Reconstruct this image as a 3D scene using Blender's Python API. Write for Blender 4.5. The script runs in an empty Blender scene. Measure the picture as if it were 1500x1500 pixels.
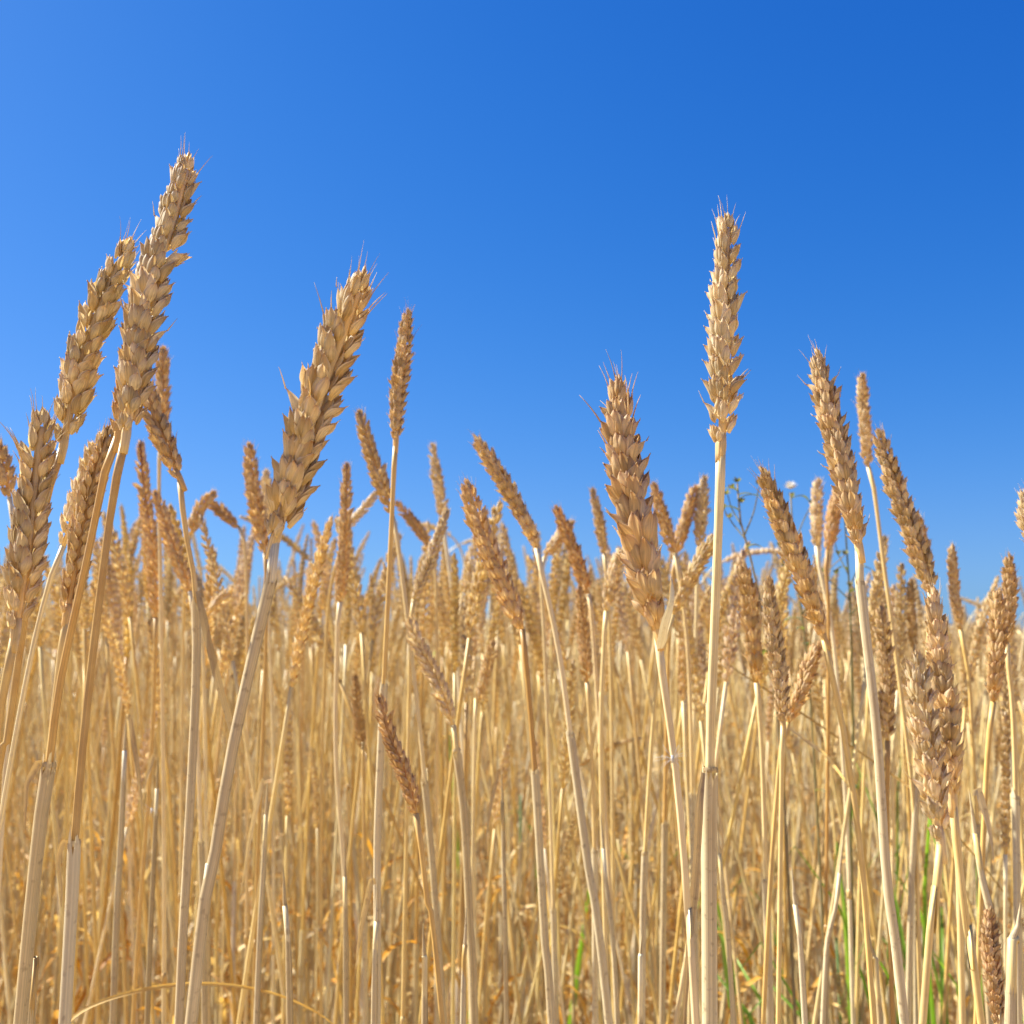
import bpy, math, random
import numpy as np
from mathutils import Vector, Matrix
random.seed(7)
rng = np.random.default_rng(11)
R = math.radians
D = bpy.data
scene = bpy.context.scene
COL = scene.collection

# ------------------------------------------------------------------ camera
CAM_H = 0.84
FPX = 1504.0                      # focal length in pixels of the 1500 px photograph
HORIZON = 945.0
PITCH = math.atan((HORIZON - 750) / FPX)
cam_d = D.cameras.new('camera')
cam = D.objects.new('camera', cam_d); COL.objects.link(cam)
cam.location = (0, 0, CAM_H)
cam.rotation_euler = (math.pi / 2 + PITCH, 0, 0)
cam_d.sensor_width = 36; cam_d.sensor_height = 36
cam_d.lens = 36 * FPX / 1500
cam_d.clip_start = 0.01; cam_d.clip_end = 1500
cam_d.dof.use_dof = True
cam_d.dof.focus_distance = 0.33
cam_d.dof.aperture_fstop = 21.0
scene.camera = cam

# ------------------------------------------------------------------ light
SUN_EL, SUN_AZ = 45.0, -69.0       # azimuth from +Y (the view), negative = to the left
w = D.worlds.new('World'); scene.world = w; w.use_nodes = True
nt = w.node_tree; nt.nodes.clear()
sky = nt.nodes.new('ShaderNodeTexSky'); sky.sky_type = 'NISHITA'; sky.sun_disc = False
sky.sun_elevation = R(SUN_EL); sky.sun_rotation = R(SUN_AZ)
sky.altitude = 200; sky.air_density = 1.0; sky.dust_density = 0.6; sky.ozone_density = 2.2
hs = nt.nodes.new('ShaderNodeHueSaturation'); hs.inputs['Saturation'].default_value = 1.15
bg = nt.nodes.new('ShaderNodeBackground'); bg.inputs['Strength'].default_value = 0.0667
ow = nt.nodes.new('ShaderNodeOutputWorld')
nt.links.new(sky.outputs[0], hs.inputs['Color'])
sep = nt.nodes.new('ShaderNodeSeparateColor'); comb = nt.nodes.new('ShaderNodeCombineColor'); nt.links.new(hs.outputs[0], sep.inputs[0])
K = 0.153                            # the camera's colour response of the sky: one tone curve per channel
def mnode(op, a, b):
    q = nt.nodes.new('ShaderNodeMath'); q.operation = op
    for k, v in enumerate((a, b)):
        if isinstance(v, (int, float)): q.inputs[k].default_value = v
        else: nt.links.new(v, q.inputs[k])
    return q.outputs[0]
for ch, (gm, gain, shoulder) in enumerate(((2.0, 1.28, 3.6), (1.35, 1.37, 1.6), (.62, .93, 0.0))):
    lin_ = mnode('MINIMUM', mnode('MULTIPLY', sep.outputs[ch], K), 1.6); pw = mnode('POWER', lin_, gm)
    up = mnode('MULTIPLY', pw, gain / K)
    if shoulder: up = mnode('DIVIDE', up, mnode('ADD', mnode('MULTIPLY', pw if gm == 2.0 else lin_, shoulder), 1.0))
    nt.links.new(up, comb.inputs[ch])
nt.links.new(comb.outputs[0], bg.inputs['Color'])
nt.links.new(bg.outputs[0], ow.inputs['Surface'])
sd = D.lights.new('sun', 'SUN'); sd.energy = 5.0; sd.angle = R(0.53); sd.color = (1.0, 0.95, 0.86)
sun = D.objects.new('sun', sd); COL.objects.link(sun)
sdir = Vector((math.sin(R(SUN_AZ)) * math.cos(R(SUN_EL)), math.cos(R(SUN_AZ)) * math.cos(R(SUN_EL)), math.sin(R(SUN_EL))))
sun.rotation_euler = (-sdir).to_track_quat('-Z', 'Y').to_euler()
sun.location = sdir * 20
scene.view_settings.view_transform = 'Standard'; scene.view_settings.look = 'None'
scene.view_settings.exposure = 1.20; scene.view_settings.gamma = 1
scene.cycles.max_bounces = 12; scene.cycles.diffuse_bounces = 5; scene.cycles.transmission_bounces = 8
scene.cycles.use_denoising = True

# ------------------------------------------------------------------ pixel -> world
CP, SP = math.cos(PITCH), math.sin(PITCH)
def at(x, y, Y):
    """point on the ray of photo pixel (x, y) at forward distance Y"""
    a, b = (x - 750) / FPX, (750 - y) / FPX
    dx, dy, dz = a, CP - b * SP, SP + b * CP
    k = Y / dy
    return np.array((dx * k, Y, CAM_H + dz * k))
def px(p):
    x, y, z = p[0], p[1], p[2] - CAM_H
    dep = y * CP + z * SP; up = -y * SP + z * CP
    return 750 + FPX * x / dep, 750 - FPX * up / dep

# ------------------------------------------------------------------ mesh builder
class MB:
    def __init__(s):
        s.v = []; s.f = []; s.uv = []; s.u2 = []; s.m = []; s.n = 0
    def grid(s, P, UV, u2=(0, 0), mat=0, close=False):
        """P: (nv, nu, 3); quads between rows; close joins the last column to the first"""
        nv, nu = P.shape[:2]
        s.v.append(P.reshape(-1, 3)); b = s.n; s.n += nv * nu
        i, j = np.meshgrid(np.arange(nv - 1), np.arange(nu if close else nu - 1), indexing='ij')
        j2 = (j + 1) % nu
        q = np.stack([i * nu + j, i * nu + j2, (i + 1) * nu + j2, (i + 1) * nu + j], -1).reshape(-1, 4)
        s.f.append(q + b)
        uu = UV.reshape(-1, 2)
        uvq = uu[q].copy()
        if close:
            w_ = (j.reshape(-1) == nu - 1)
            uvq[w_, 1, 0] += 1; uvq[w_, 2, 0] += 1
        s.uv.append(uvq.reshape(-1, 2))
        s.u2.append(np.tile(np.array(u2, float), (len(q) * 4, 1)))
        s.m.append(np.full(len(q), mat))
    def add(s, o, M=None):
        for k in range(len(o.v)):
            V = o.v[k]
            if M is not None: V = V @ M[:3, :3].T + M[:3, 3]
            s.v.append(V); s.f.append(o.f[k] + s.n)
            s.uv.append(o.uv[k]); s.u2.append(o.u2[k]); s.m.append(o.m[k])
        s.n += o.n
    def flat(s):
        """collapse the lists so add() of this builder is quick"""
        s.v = [np.concatenate(s.v)]; s.f = [np.concatenate(s.f)]; s.uv = [np.concatenate(s.uv)]
        s.u2 = [np.concatenate(s.u2)]; s.m = [np.concatenate(s.m)]; return s
    def mesh(s, name, mats, off=None):
        me = D.meshes.new(name)
        V = np.concatenate(s.v)
        if off is not None: V = V - np.array(off)
        F = np.concatenate(s.f)
        me.vertices.add(len(V)); me.vertices.foreach_set('co', V.astype(np.float32).ravel())
        me.loops.add(len(F) * 4); me.loops.foreach_set('vertex_index', F.astype(np.int32).ravel())
        me.polygons.add(len(F)); me.polygons.foreach_set('loop_start', np.arange(0, len(F) * 4, 4, dtype=np.int32))
        me.polygons.foreach_set('material_index', np.concatenate(s.m).astype(np.int32))
        me.update(calc_edges=True)
        a = me.uv_layers.new(name='UVMap'); a.data.foreach_set('uv', np.concatenate(s.uv).astype(np.float32).ravel())
        a = me.uv_layers.new(name='rnd'); a.data.foreach_set('uv', np.concatenate(s.u2).astype(np.float32).ravel())
        me.polygons.foreach_set('use_smooth', np.ones(len(F), dtype=bool))
        for m in mats: me.materials.append(m)
        return me

def nrm(v): return v / (np.linalg.norm(v) + 1e-12)
def resample(P, n):
    """smooth (Catmull-Rom) curve through P, n points evenly spaced"""
    P = np.array(P, float)
    if len(P) == 2: P = np.array([P[0], (P[0] + P[1]) / 2, P[1]])
    Q = np.vstack([2 * P[0] - P[1], P, 2 * P[-1] - P[-2]])
    out = []
    for i in range(1, len(Q) - 2):
        t = np.linspace(0, 1, 12, endpoint=False)[:, None]
        a, b, c, d = Q[i - 1], Q[i], Q[i + 1], Q[i + 2]
        out.append(0.5 * ((2 * b) + (-a + c) * t + (2 * a - 5 * b + 4 * c - d) * t**2 + (-a + 3 * b - 3 * c + d) * t**3))
    out.append(Q[-2][None]); C = np.vstack(out)
    s = np.concatenate([[0], np.cumsum(np.linalg.norm(np.diff(C, axis=0), axis=1))])
    t = np.linspace(0, s[-1], n)
    return np.stack([np.interp(t, s, C[:, k]) for k in range(3)], 1), s[-1]
def frames(P, ref):
    T = np.gradient(P, axis=0); T /= np.linalg.norm(T, axis=1)[:, None] + 1e-12
    S = np.zeros_like(P); r = np.array(ref, float)
    for i in range(len(P)):
        r = r - T[i] * (r @ T[i]); r = nrm(r); S[i] = r
    return T, S, np.cross(T, S)
def tube(mb, P, rad, sides=10, mat=0, u2=None, ref=(1, 0, 0.05), lobes=0.0, cap=True):
    P = np.array(P); rad = np.broadcast_to(np.array(rad, float), (len(P),)).copy()
    T, S, B = frames(P, ref)
    a = np.arange(sides) / sides * 2 * math.pi
    rr = rad[:, None] * (1 + lobes * np.sin(a * 3 + 1.3))[None]
    G = P[:, None] + S[:, None] * (np.cos(a)[None] * rr)[..., None] + B[:, None] * (np.sin(a)[None] * rr)[..., None]
    L = np.concatenate([[0], np.cumsum(np.linalg.norm(np.diff(P, axis=0), axis=1))])
    UV = np.stack(np.broadcast_arrays((np.arange(sides) / sides)[None], L[:, None] * 10), -1)
    if cap:
        G = np.concatenate([P[:1, None].repeat(sides, 1), G, P[-1:, None].repeat(sides, 1)])
        UV = np.concatenate([UV[:1], UV, UV[-1:]])
    mb.grid(G, UV, u2 or (random.random(), random.random()), mat, True)
def ribbon(mb, P, wid, n0, mat=0, twist=0.0, fold=0.25, nu=5, u2=None, curl=0.0):
    """leaf blade along P, widths wid, n0 = normal hint"""
    P = np.array(P); wid = np.broadcast_to(np.array(wid, float), (len(P),))
    T, S, B = frames(P, n0)
    tw = np.linspace(0, twist, len(P))
    N = S * np.cos(tw)[:, None] + B * np.sin(tw)[:, None]
    W = np.cross(T, N)
    u = np.linspace(-1, 1, nu)
    h = (fold * np.abs(u) - curl * u**2)
    G = P[:, None] + W[:, None] * (u[None] * wid[:, None] / 2)[..., None] + N[:, None] * (h[None] * wid[:, None] / 2)[..., None]
    L = np.concatenate([[0], np.cumsum(np.linalg.norm(np.diff(P, axis=0), axis=1))])
    UV = np.stack(np.broadcast_arrays((u[None] + 1) / 2, L[:, None] * 10), -1)
    mb.grid(G, UV, u2 or (random.random(), random.random()), mat)

# ------------------------------------------------------------------ husk, spikelet, ear
def prof(v, vm=0.42, w0=0.42):
    v = np.asarray(v)
    a = w0 + (1 - w0) * np.sin(np.pi / 2 * np.clip(v / vm, 0, 1))
    s = np.clip((v - vm) / (1 - vm), 0, 1)
    return np.where(v < vm, a, (1 - s**2.4)**0.95)
def husk(mb, M, L, W, Dp, nv, nu, amax=2.0, awn=0.0, u2=None, keel=0.12, bend=0.0, flare=0.0, hook=0.0):
    v = np.linspace(0, 1, nv)**0.92
    u = np.linspace(-1, 1, nu)
    pr = prof(v); pr[-1] = 0.02
    am = amax * (1 - 0.45 * v**3)
    A = u[None] * am[:, None]
    edge = np.abs(u)[None]**3 * flare * np.sin(v * math.pi)[:, None]
    y = W / 2 * pr[:, None] * np.sin(A) * (1 + 0.12 * np.cos(A)) * (1 + edge)
    x = Dp * pr[:, None] * (np.cos(A) + keel * np.maximum(0, 1 - np.abs(u) * 3.2)[None])
    x = x + bend * L * ((v - 0.35)**2)[:, None] + hook * L * (v**6)[:, None]
    z = np.broadcast_to((L * v)[:, None], x.shape)
    if nv >= 6:                                          # dried and slightly crumpled
        k1, k2, k3 = (random.uniform(0, 6.28) for _ in range(3)); am_ = W * random.uniform(.02, .07)
        x = x + am_ * np.sin(v * 9 + k1)[:, None] * np.cos(u * 3 + k2)[None]; y = y + am_ * np.sin(v * 6 + k3)[:, None]
    G = np.stack([x, y, z], -1) @ M[:3, :3].T + M[:3, 3]
    UV = np.stack(np.broadcast_arrays((u[None] + 1) / 2, v[:, None]), -1)
    u2 = u2 or (random.random(), random.random())
    mb.grid(G, UV, u2, 0)
    if awn > 0:
        t = np.linspace(0, 1, 5); k = random.uniform(-0.2, 0.2); k2 = random.uniform(-0.05, 0.25)
        Q = np.stack([Dp * .25 * 0 + (bend * .42 + hook) * L + awn * (k2 * t**2 + 0.08 * t), awn * k * t**2, L * .97 + awn * t], -1)
        Q = Q @ M[:3, :3].T + M[:3, 3]
        tube(mb, Q, 0.00036 * (1 - t * .8) * (W / 0.004), 4, 0, u2=u2)
def rot(axis, a):
    return np.array(Matrix.Rotation(a, 4, axis))
def tr(x, y, z):
    m = np.eye(4); m[:3, 3] = (x, y, z); return m
MM = 0.001
def spikelet(lod, awn=0.0, terminal=False):
    """+z along the ear, +x outward. lod 2 = close up, 1 = middle, 0 = far"""
    mb = MB(); g = random.gauss
    nv, nu = {2: (10, 9), 1: (6, 5), 0: (4, 3)}[lod]
    def hk(y, z, rl, rt, L, W, Dp, aw=0, am=2.0, x=0, fl=0.15, bd=None):
        M = tr((x + g(0, .15)) * MM, y * MM, z * MM) @ rot('X', -rl + g(0, .05)) @ rot('Z', rt + g(0, .12)) @ rot('Y', g(0.02, .05))
        husk(mb, M, L * MM * (1 + g(0, .05)), W * MM, Dp * MM, nv, nu, am, aw, bend=g(.25, .1) if bd is None else bd,
             flare=fl + abs(g(0, .15)), hook=max(0, g(.05, .07)))
    def miss(p): return lod == 2 and random.random() < p
    for s in (-1, 1):
        if not miss(.06): hk(s * 1.55, 0.0, s * R(17), s * R(58), 6.6, 2.8, 1.2, aw=(random.uniform(.4, 2.0) * MM if lod else 0), fl=.35)   # glume
        hk(s * 1.25, 1.0, s * R(13), s * R(32), 7.8, 2.9, 1.6, aw=random.uniform(.5, 1.3) * awn * MM)                              # lemma
        if lod == 2:
            hk(s * 0.9, 1.4, s * R(9), s * R(22) + math.pi, 7.0, 2.4, .9, am=1.3, x=-.5)                                         # palea
        if lod >= 1 and not miss(.12):
            hk(s * 0.75, 2.6, s * R(7), s * R(12) + g(0, .2), 7.0, 2.7, 1.4, aw=random.uniform(.3, 1.0) * MM, x=.6)
    hk(0.0 + g(0, .3), 3.6, R(g(0, 5)), R(g(0, 16)), 6.6, 2.7, 1.5, aw=random.uniform(.4, 1.2) * awn * MM, x=.4)
    if lod == 2:
        hk(g(0, .6), 4.6, R(g(0, 9)), R(g(0, 40)), 5.2, 2.2, 1.2, x=.1)
        for q in range(random.choice((0, 1, 2))):
            hk(g(0, .9), random.uniform(.8, 3.4), R(g(0, 20)), R(g(0, 60)), 6.6, 1.9, .6, am=1.0, x=1.1, aw=.8 * MM, fl=.5)
    return mb.flat()
SPK = {(l, a): [spikelet(l, a) for _ in range(n)] for l, a, n in
       ((2, 0.6, 8), (2, 4.5, 5), (2, 8.5, 4), (1, 0.5, 7), (1, 5.0, 4), (0, 0.0, 5))}

def ear_layout(P, L, ref, roll, width, rnd, gap=2.5):
    """list of (matrix, top fraction) for every spikelet along the ear curve P (base -> tip)"""
    n = max(9, int(round(L / (gap * MM * width)))); out = []
    C, _ = resample(P, 60); T, S, B = frames(C, ref)
    for i in range(n):
        f = (i + .3) / n * 0.955; k = f * 59; k0 = int(k)
        p = C[k0] + (C[min(k0 + 1, 59)] - C[k0]) * (k - k0); t, s, b = T[k0], S[k0], B[k0]
        a = roll + rnd.gauss(0, .10) + 0.25 * math.sin(f * 5 + roll)
        X = (s * math.cos(a) + b * math.sin(a)) * (1 if i % 2 else -1)
        Y = np.cross(t, X)
        sc = width * (0.78 + 0.30 * math.sin(min(1, f * 4) * math.pi / 2)) * (1 - 0.16 * max(0, f - .45) / .5 - 0.40 * max(0, f - .74) / .26) * rnd.gauss(1, .05)
        if i == 0: sc *= .8
        M = np.eye(4); M[:3, 0] = X; M[:3, 1] = Y; M[:3, 2] = t; M[:3, 3] = p + X * 1.35 * MM * width
        tilt = R(rnd.gauss(13 - 4 * f, 3.8))
        if f > .84: tilt *= .45
        elif rnd.random() < .05: tilt += R(16)
        M = M @ rot('Y', tilt) @ rot('Z', rnd.gauss(0, .12))
        M[:3, :3] *= sc * .80
        if f > .84: M[:3, 2] *= 1.25
        out.append((M, f))
    t, s, b = T[-4], S[-4], B[-4]                     # the end spikelet stands across the others
    a = roll + math.pi / 2
    X = s * math.cos(a) + b * math.sin(a)
    M = np.eye(4); M[:3, 0] = X; M[:3, 1] = np.cross(t, X); M[:3, 2] = t; M[:3, 3] = C[int(59 * .95)] - X * .8 * MM
    M[:3, :3] *= .42 * width; M[:3, 2] *= 1.45
    out.append((M, 1.0))
    return out
def pick(lod, f, rnd, awny=1.0):
    if lod == 2:
        if f > .88: return (2, 8.5)
        if f > .72 and rnd.random() < .4 * awny: return (2, 8.5 if rnd.random() < .4 else 4.5)
        return (2, 4.5) if rnd.random() < .10 * awny else (2, 0.6)
    if lod == 1: return (1, 5.0) if f > .85 or rnd.random() < .08 else (1, 0.5)
    return (0, 0.0)
def ear_mesh(mb, P, L, ref, roll, width, lod, rnd, mat=0, gap=4.1):
    for M, f in ear_layout(P, L, ref, roll, width, rnd, gap):
        key = pick(lod, f, rnd)
        src = rnd.choice(SPK[key]); k = len(mb.v); mb.add(src, M)
        sh = np.array((rnd.random(), rnd.random()))
        mb.u2[-1] = (mb.u2[-1] + sh) % 1.0
        mb.m[-1] = np.full(len(mb.m[-1]), mat)
    C, _ = resample(P, 8)
    tube(mb, C, 0.0011 * width, 6, mat, u2=(.5, .2))

# ------------------------------------------------------------------ materials
def mat_new(name):
    m = D.materials.new(name); m.use_nodes = True; t = m.node_tree; t.nodes.clear()
    return m, t, (lambda k, **kw: _n(t, k, **kw)), (lambda a, b: t.links.new(a, b))
def _n(t, k, **kw):
    n = t.nodes.new(k)
    for a, b in kw.items():
        if a.startswith('i_'):
            a = a[2:]; a = int(a) if a.isdigit() else a.replace('_', ' ')
            n.inputs[a].default_value = b
        else: setattr(n, a, b)
    return n
def ramp(N, fac, stops, L):
    r = N('ShaderNodeValToRGB'); e = r.color_ramp.elements
    while len(e) < len(stops): e.new(.5)
    for q, (p, c) in zip(e, stops): q.position = p; q.color = (*c, 1)
    L(fac, r.inputs[0]); return r
def plant_material(name, stops, transl, rough, stripes=9.0, vert=None, bump=.35, spots=.25, spec=.4, tscale=(1.08, 1.0, .74), patch=0.0, edge=0.0):
    """dry plant tissue: random tone per piece, long veins, specks, light passing through thin parts"""
    m, t, N, L = mat_new(name)
    uv = N('ShaderNodeUVMap', uv_map='UVMap'); rn = N('ShaderNodeUVMap', uv_map='rnd')
    s1 = N('ShaderNodeSeparateXYZ'); L(uv.outputs[0], s1.inputs[0])
    s2 = N('ShaderNodeSeparateXYZ'); L(rn.outputs[0], s2.inputs[0])
    oi = N('ShaderNodeObjectInfo')
    geo = N('ShaderNodeNewGeometry'); 
    # tone: piece random + object random + noise
    tc = N('ShaderNodeTexCoord')
    nz = N('ShaderNodeTexNoise', i_Scale=140.0, i_Detail=4.0); L(tc.outputs['Object'], nz.inputs['Vector'])
    a = N('ShaderNodeMath', operation='MULTIPLY', i_1=.58); L(s2.outputs[0], a.inputs[0])
    b = N('ShaderNodeMath', operation='MULTIPLY_ADD', i_1=.24); L(oi.outputs['Random'], b.inputs[0]); L(a.outputs[0], b.inputs[2])
    c = N('ShaderNodeMath', operation='MULTIPLY_ADD', i_1=.32); L(nz.outputs[0], c.inputs[0]); L(b.outputs[0], c.inputs[2])
    rp = ramp(N, c.outputs[0], stops, L); col = rp.outputs[0]
    # veins along the piece
    mp = N('ShaderNodeCombineXYZ')
    m1 = N('ShaderNodeMath', operation='MULTIPLY_ADD', i_1=stripes); L(s1.outputs[0], m1.inputs[0])
    m0 = N('ShaderNodeMath', operation='MULTIPLY', i_1=37.0); L(s2.outputs[1], m0.inputs[0]); L(m0.outputs[0], m1.inputs[2])
    m2 = N('ShaderNodeMath', operation='MULTIPLY', i_1=.8); L(s1.outputs[1], m2.inputs[0])
    L(m1.outputs[0], mp.inputs[0]); L(m2.outputs[0], mp.inputs[1]); L(oi.outputs['Random'], mp.inputs[2])
    vn = N('ShaderNodeTexNoise', i_Scale=1.0, i_Detail=3.0, i_Roughness=.6); L(mp.outputs[0], vn.inputs['Vector'])
    vr = N('ShaderNodeMapRange', i_1=.3, i_2=.7, i_3=.66, i_4=1.16); L(vn.outputs[0], vr.inputs[0])
    mx = N('ShaderNodeVectorMath', operation='SCALE'); L(col, mx.inputs[0]); L(vr.outputs[0], mx.inputs['Scale']); col = mx.outputs[0]
    if vert:                                             # pigment that changes from the foot to the tip of a husk
        vr2 = ramp(N, s1.outputs[1], vert, L)
        mm = N('ShaderNodeVectorMath', operation='MULTIPLY'); L(col, mm.inputs[0]); L(vr2.outputs[0], mm.inputs[1]); col = mm.outputs[0]
    if patch:                                            # long blotches where the straw has weathered
        pc = N('ShaderNodeCombineXYZ'); q1 = N('ShaderNodeMath', operation='MULTIPLY_ADD', i_1=1.6); L(s1.outputs[0], q1.inputs[0]); L(m0.outputs[0], q1.inputs[2])
        q2 = N('ShaderNodeMath', operation='MULTIPLY', i_1=2.6); L(s1.outputs[1], q2.inputs[0]); L(q1.outputs[0], pc.inputs[0]); L(q2.outputs[0], pc.inputs[1]); L(oi.outputs['Random'], pc.inputs[2])
        pn = N('ShaderNodeTexNoise', i_Scale=1.0, i_Detail=5.0, i_Roughness=.65); L(pc.outputs[0], pn.inputs['Vector'])
        pr_ = N('ShaderNodeMapRange', i_1=.48, i_2=.68, i_3=0.0, i_4=patch); L(pn.outputs[0], pr_.inputs[0])
        pm = N('ShaderNodeMix', data_type='RGBA'); L(pr_.outputs[0], pm.inputs[0]); L(col, pm.inputs[6]); pm.inputs[7].default_value = (.40, .28, .16, 1); col = pm.outputs[2]
    if edge:                                             # thin papery margins are paler
        e1 = N('ShaderNodeMath', operation='SUBTRACT', i_1=.5); L(s1.outputs[0], e1.inputs[0]); e2 = N('ShaderNodeMath', operation='ABSOLUTE'); L(e1.outputs[0], e2.inputs[0])
        e3 = N('ShaderNodeMapRange', i_1=.36, i_2=.5, i_3=0.0, i_4=edge); L(e2.outputs[0], e3.inputs[0])
        em = N('ShaderNodeMix', data_type='RGBA'); L(e3.outputs[0], em.inputs[0]); L(col, em.inputs[6]); em.inputs[7].default_value = (.88, .80, .60, 1); col = em.outputs[2]
    # weather specks
    sp = N('ShaderNodeTexNoise', i_Scale=420.0, i_Detail=2.0); L(tc.outputs['Object'], sp.inputs['Vector'])
    sr = N('ShaderNodeMapRange', i_1=.60, i_2=.74, i_3=0.0, i_4=spots); L(sp.outputs[0], sr.inputs[0])
    mk = N('ShaderNodeMix', data_type='RGBA'); L(sr.outputs[0], mk.inputs[0]); L(col, mk.inputs[6]); mk.inputs[7].default_value = (.17, .09, .04, 1); col = mk.outputs[2]
    oc = N('ShaderNodeVectorMath', operation='MULTIPLY'); L(col, oc.inputs[0]); L(oi.outputs['Color'], oc.inputs[1]); col = oc.outputs[0]
    bp = N('ShaderNodeBump', i_Strength=bump, i_Distance=.0004); L(vn.outputs[0], bp.inputs['Height'])
    P = N('ShaderNodeBsdfPrincipled'); P.inputs['Roughness'].default_value = rough; P.inputs['Specular IOR Level'].default_value = spec
    L(col, P.inputs['Base Color']); L(bp.outputs[0], P.inputs['Normal'])
    T = N('ShaderNodeBsdfTranslucent'); ts = N('ShaderNodeVectorMath', operation='MULTIPLY'); L(col, ts.inputs[0]); ts.inputs[1].default_value = tscale
    L(ts.outputs[0], T.inputs[0]); L(bp.outputs[0], T.inputs['Normal'])
    ms = N('ShaderNodeMixShader', i_0=transl); L(P.outputs[0], ms.inputs[1]); L(T.outputs[0], ms.inputs[2])
    o = N('ShaderNodeOutputMaterial'); L(ms.outputs[0], o.inputs[0])
    return m
M_EAR = plant_material('dry_husk', [(0.12, (.50, .36, .16)), (.38, (.70, .55, .29)), (.66, (.82, .69, .41)), (.95, (.91, .82, .58))],
                       .35, .5, 12, vert=[(0, (1.12, 1.08, .92)), (.55, (1, 1, 1)), (.86, (.93, .82, .74)), (1, (.58, .36, .30))], bump=.5, edge=.7)
M_STEM = plant_material('straw', [(0.2, (.60, .36, .10)), (.42, (.84, .60, .20)), (.64, (.91, .735, .34)), (.9, (.94, .83, .53))],
                        .10, .42, 26, patch=.35, bump=.25, spots=.12, spec=.5)
M_SHEATH = plant_material('leaf_sheath', [(0.1, (.50, .37, .17)), (.40, (.68, .54, .28)), (.7, (.79, .67, .39)), (1, (.84, .75, .50))],
                          .18, .5, 34, bump=.5, spots=.4, patch=.5)
M_LEAF = plant_material('dry_leaf', [(0.15, (.44, .17, .01)), (.42, (.74, .38, .04)), (.75, (.78, .58, .24)), (1, (.82, .68, .40))],
                        .38, .5, 14, bump=.5, spots=.3)
M_GREEN = plant_material('green_leaf', [(0.1, (.05, .12, .02)), (.45, (.09, .20, .03)), (.75, (.13, .27, .05)), (1, (.20, .34, .08))],
                         .4, .45, 8, bump=.3, spots=.05, tscale=(1.5, 1.6, .6))
M_WHITE = plant_material('white_petal', [(0.1, (.75, .73, .66)), (1, (.85, .84, .8))], .3, .6, 4, spots=0, tscale=(1, 1, 1))
def soil():
    m, t, N, L = mat_new('soil')
    tc = N('ShaderNodeTexCoord'); n1 = N('ShaderNodeTexNoise', i_Scale=22.0, i_Detail=8.0); L(tc.outputs['Object'], n1.inputs['Vector'])
    r = ramp(N, n1.outputs[0], [(.3, (.32, .18, .06)), (.5, (.50, .32, .12)), (.7, (.68, .49, .22))], L)
    P = N('ShaderNodeBsdfPrincipled'); P.inputs['Roughness'].default_value = .9; L(r.outputs[0], P.inputs['Base Color'])
    b = N('ShaderNodeBump', i_Strength=.8, i_Distance=.02); L(n1.outputs[0], b.inputs['Height']); L(b.outputs[0], P.inputs['Normal'])
    o = N('ShaderNodeOutputMaterial'); L(P.outputs[0], o.inputs[0]); return m
M_SOIL = soil()

# ------------------------------------------------------------------ objects
def link(name, me, parent=None, color=None):
    o = D.objects.new(name, me); COL.objects.link(o)
    if parent is not None: o.parent = parent
    if color: o.color = (*color, 1)
    return o
def root(name, loc, label, cat, group=None):
    o = D.objects.new(name, None); COL.objects.link(o); o.location = [float(c) for c in loc]
    o.empty_display_size = .02
    o['label'] = label; o['category'] = cat
    if group: o['group'] = group
    return o

# ground: one sheet to the horizon, gently uneven
g = MB(); xs = np.concatenate([[-700, -200, -60], np.linspace(-12, 12, 61), [60, 200, 700]])
ys = np.concatenate([[-700, -100, -20], np.linspace(-4, 20, 61), [60, 200, 900]])
X, Y = np.meshgrid(xs, ys); Z = rng.normal(0, .006, X.shape)
g.grid(np.stack([X, Y, Z], -1), np.stack([X, Y], -1))
go = link('ground', g.mesh('ground', [M_SOIL])); go['kind'] = 'structure'; go['label'] = 'brown soil under the wheat field'

SPK_MESH = {k: [s.mesh('spikelet', [M_EAR]) for s in v] for k, v in SPK.items() if k[0] == 2}

def leaf_curve(p, d, n, length, droop):
    """dry blade leaving p towards d, falling and curling"""
    d = nrm(np.array(d, float)); pts = [np.array(p, float)]; q = d.copy()
    for i in range(n):
        q = nrm(q + np.array((random.gauss(0, .12), random.gauss(0, .12), -droop)))
        pts.append(pts[-1] + q * length / n)
    return np.array(pts)
def blade_w(n, w): 
    t = np.linspace(0, 1, n); return w * (np.minimum(1, .45 + t * 3) * (1 - t**2.2) + .02)

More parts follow.
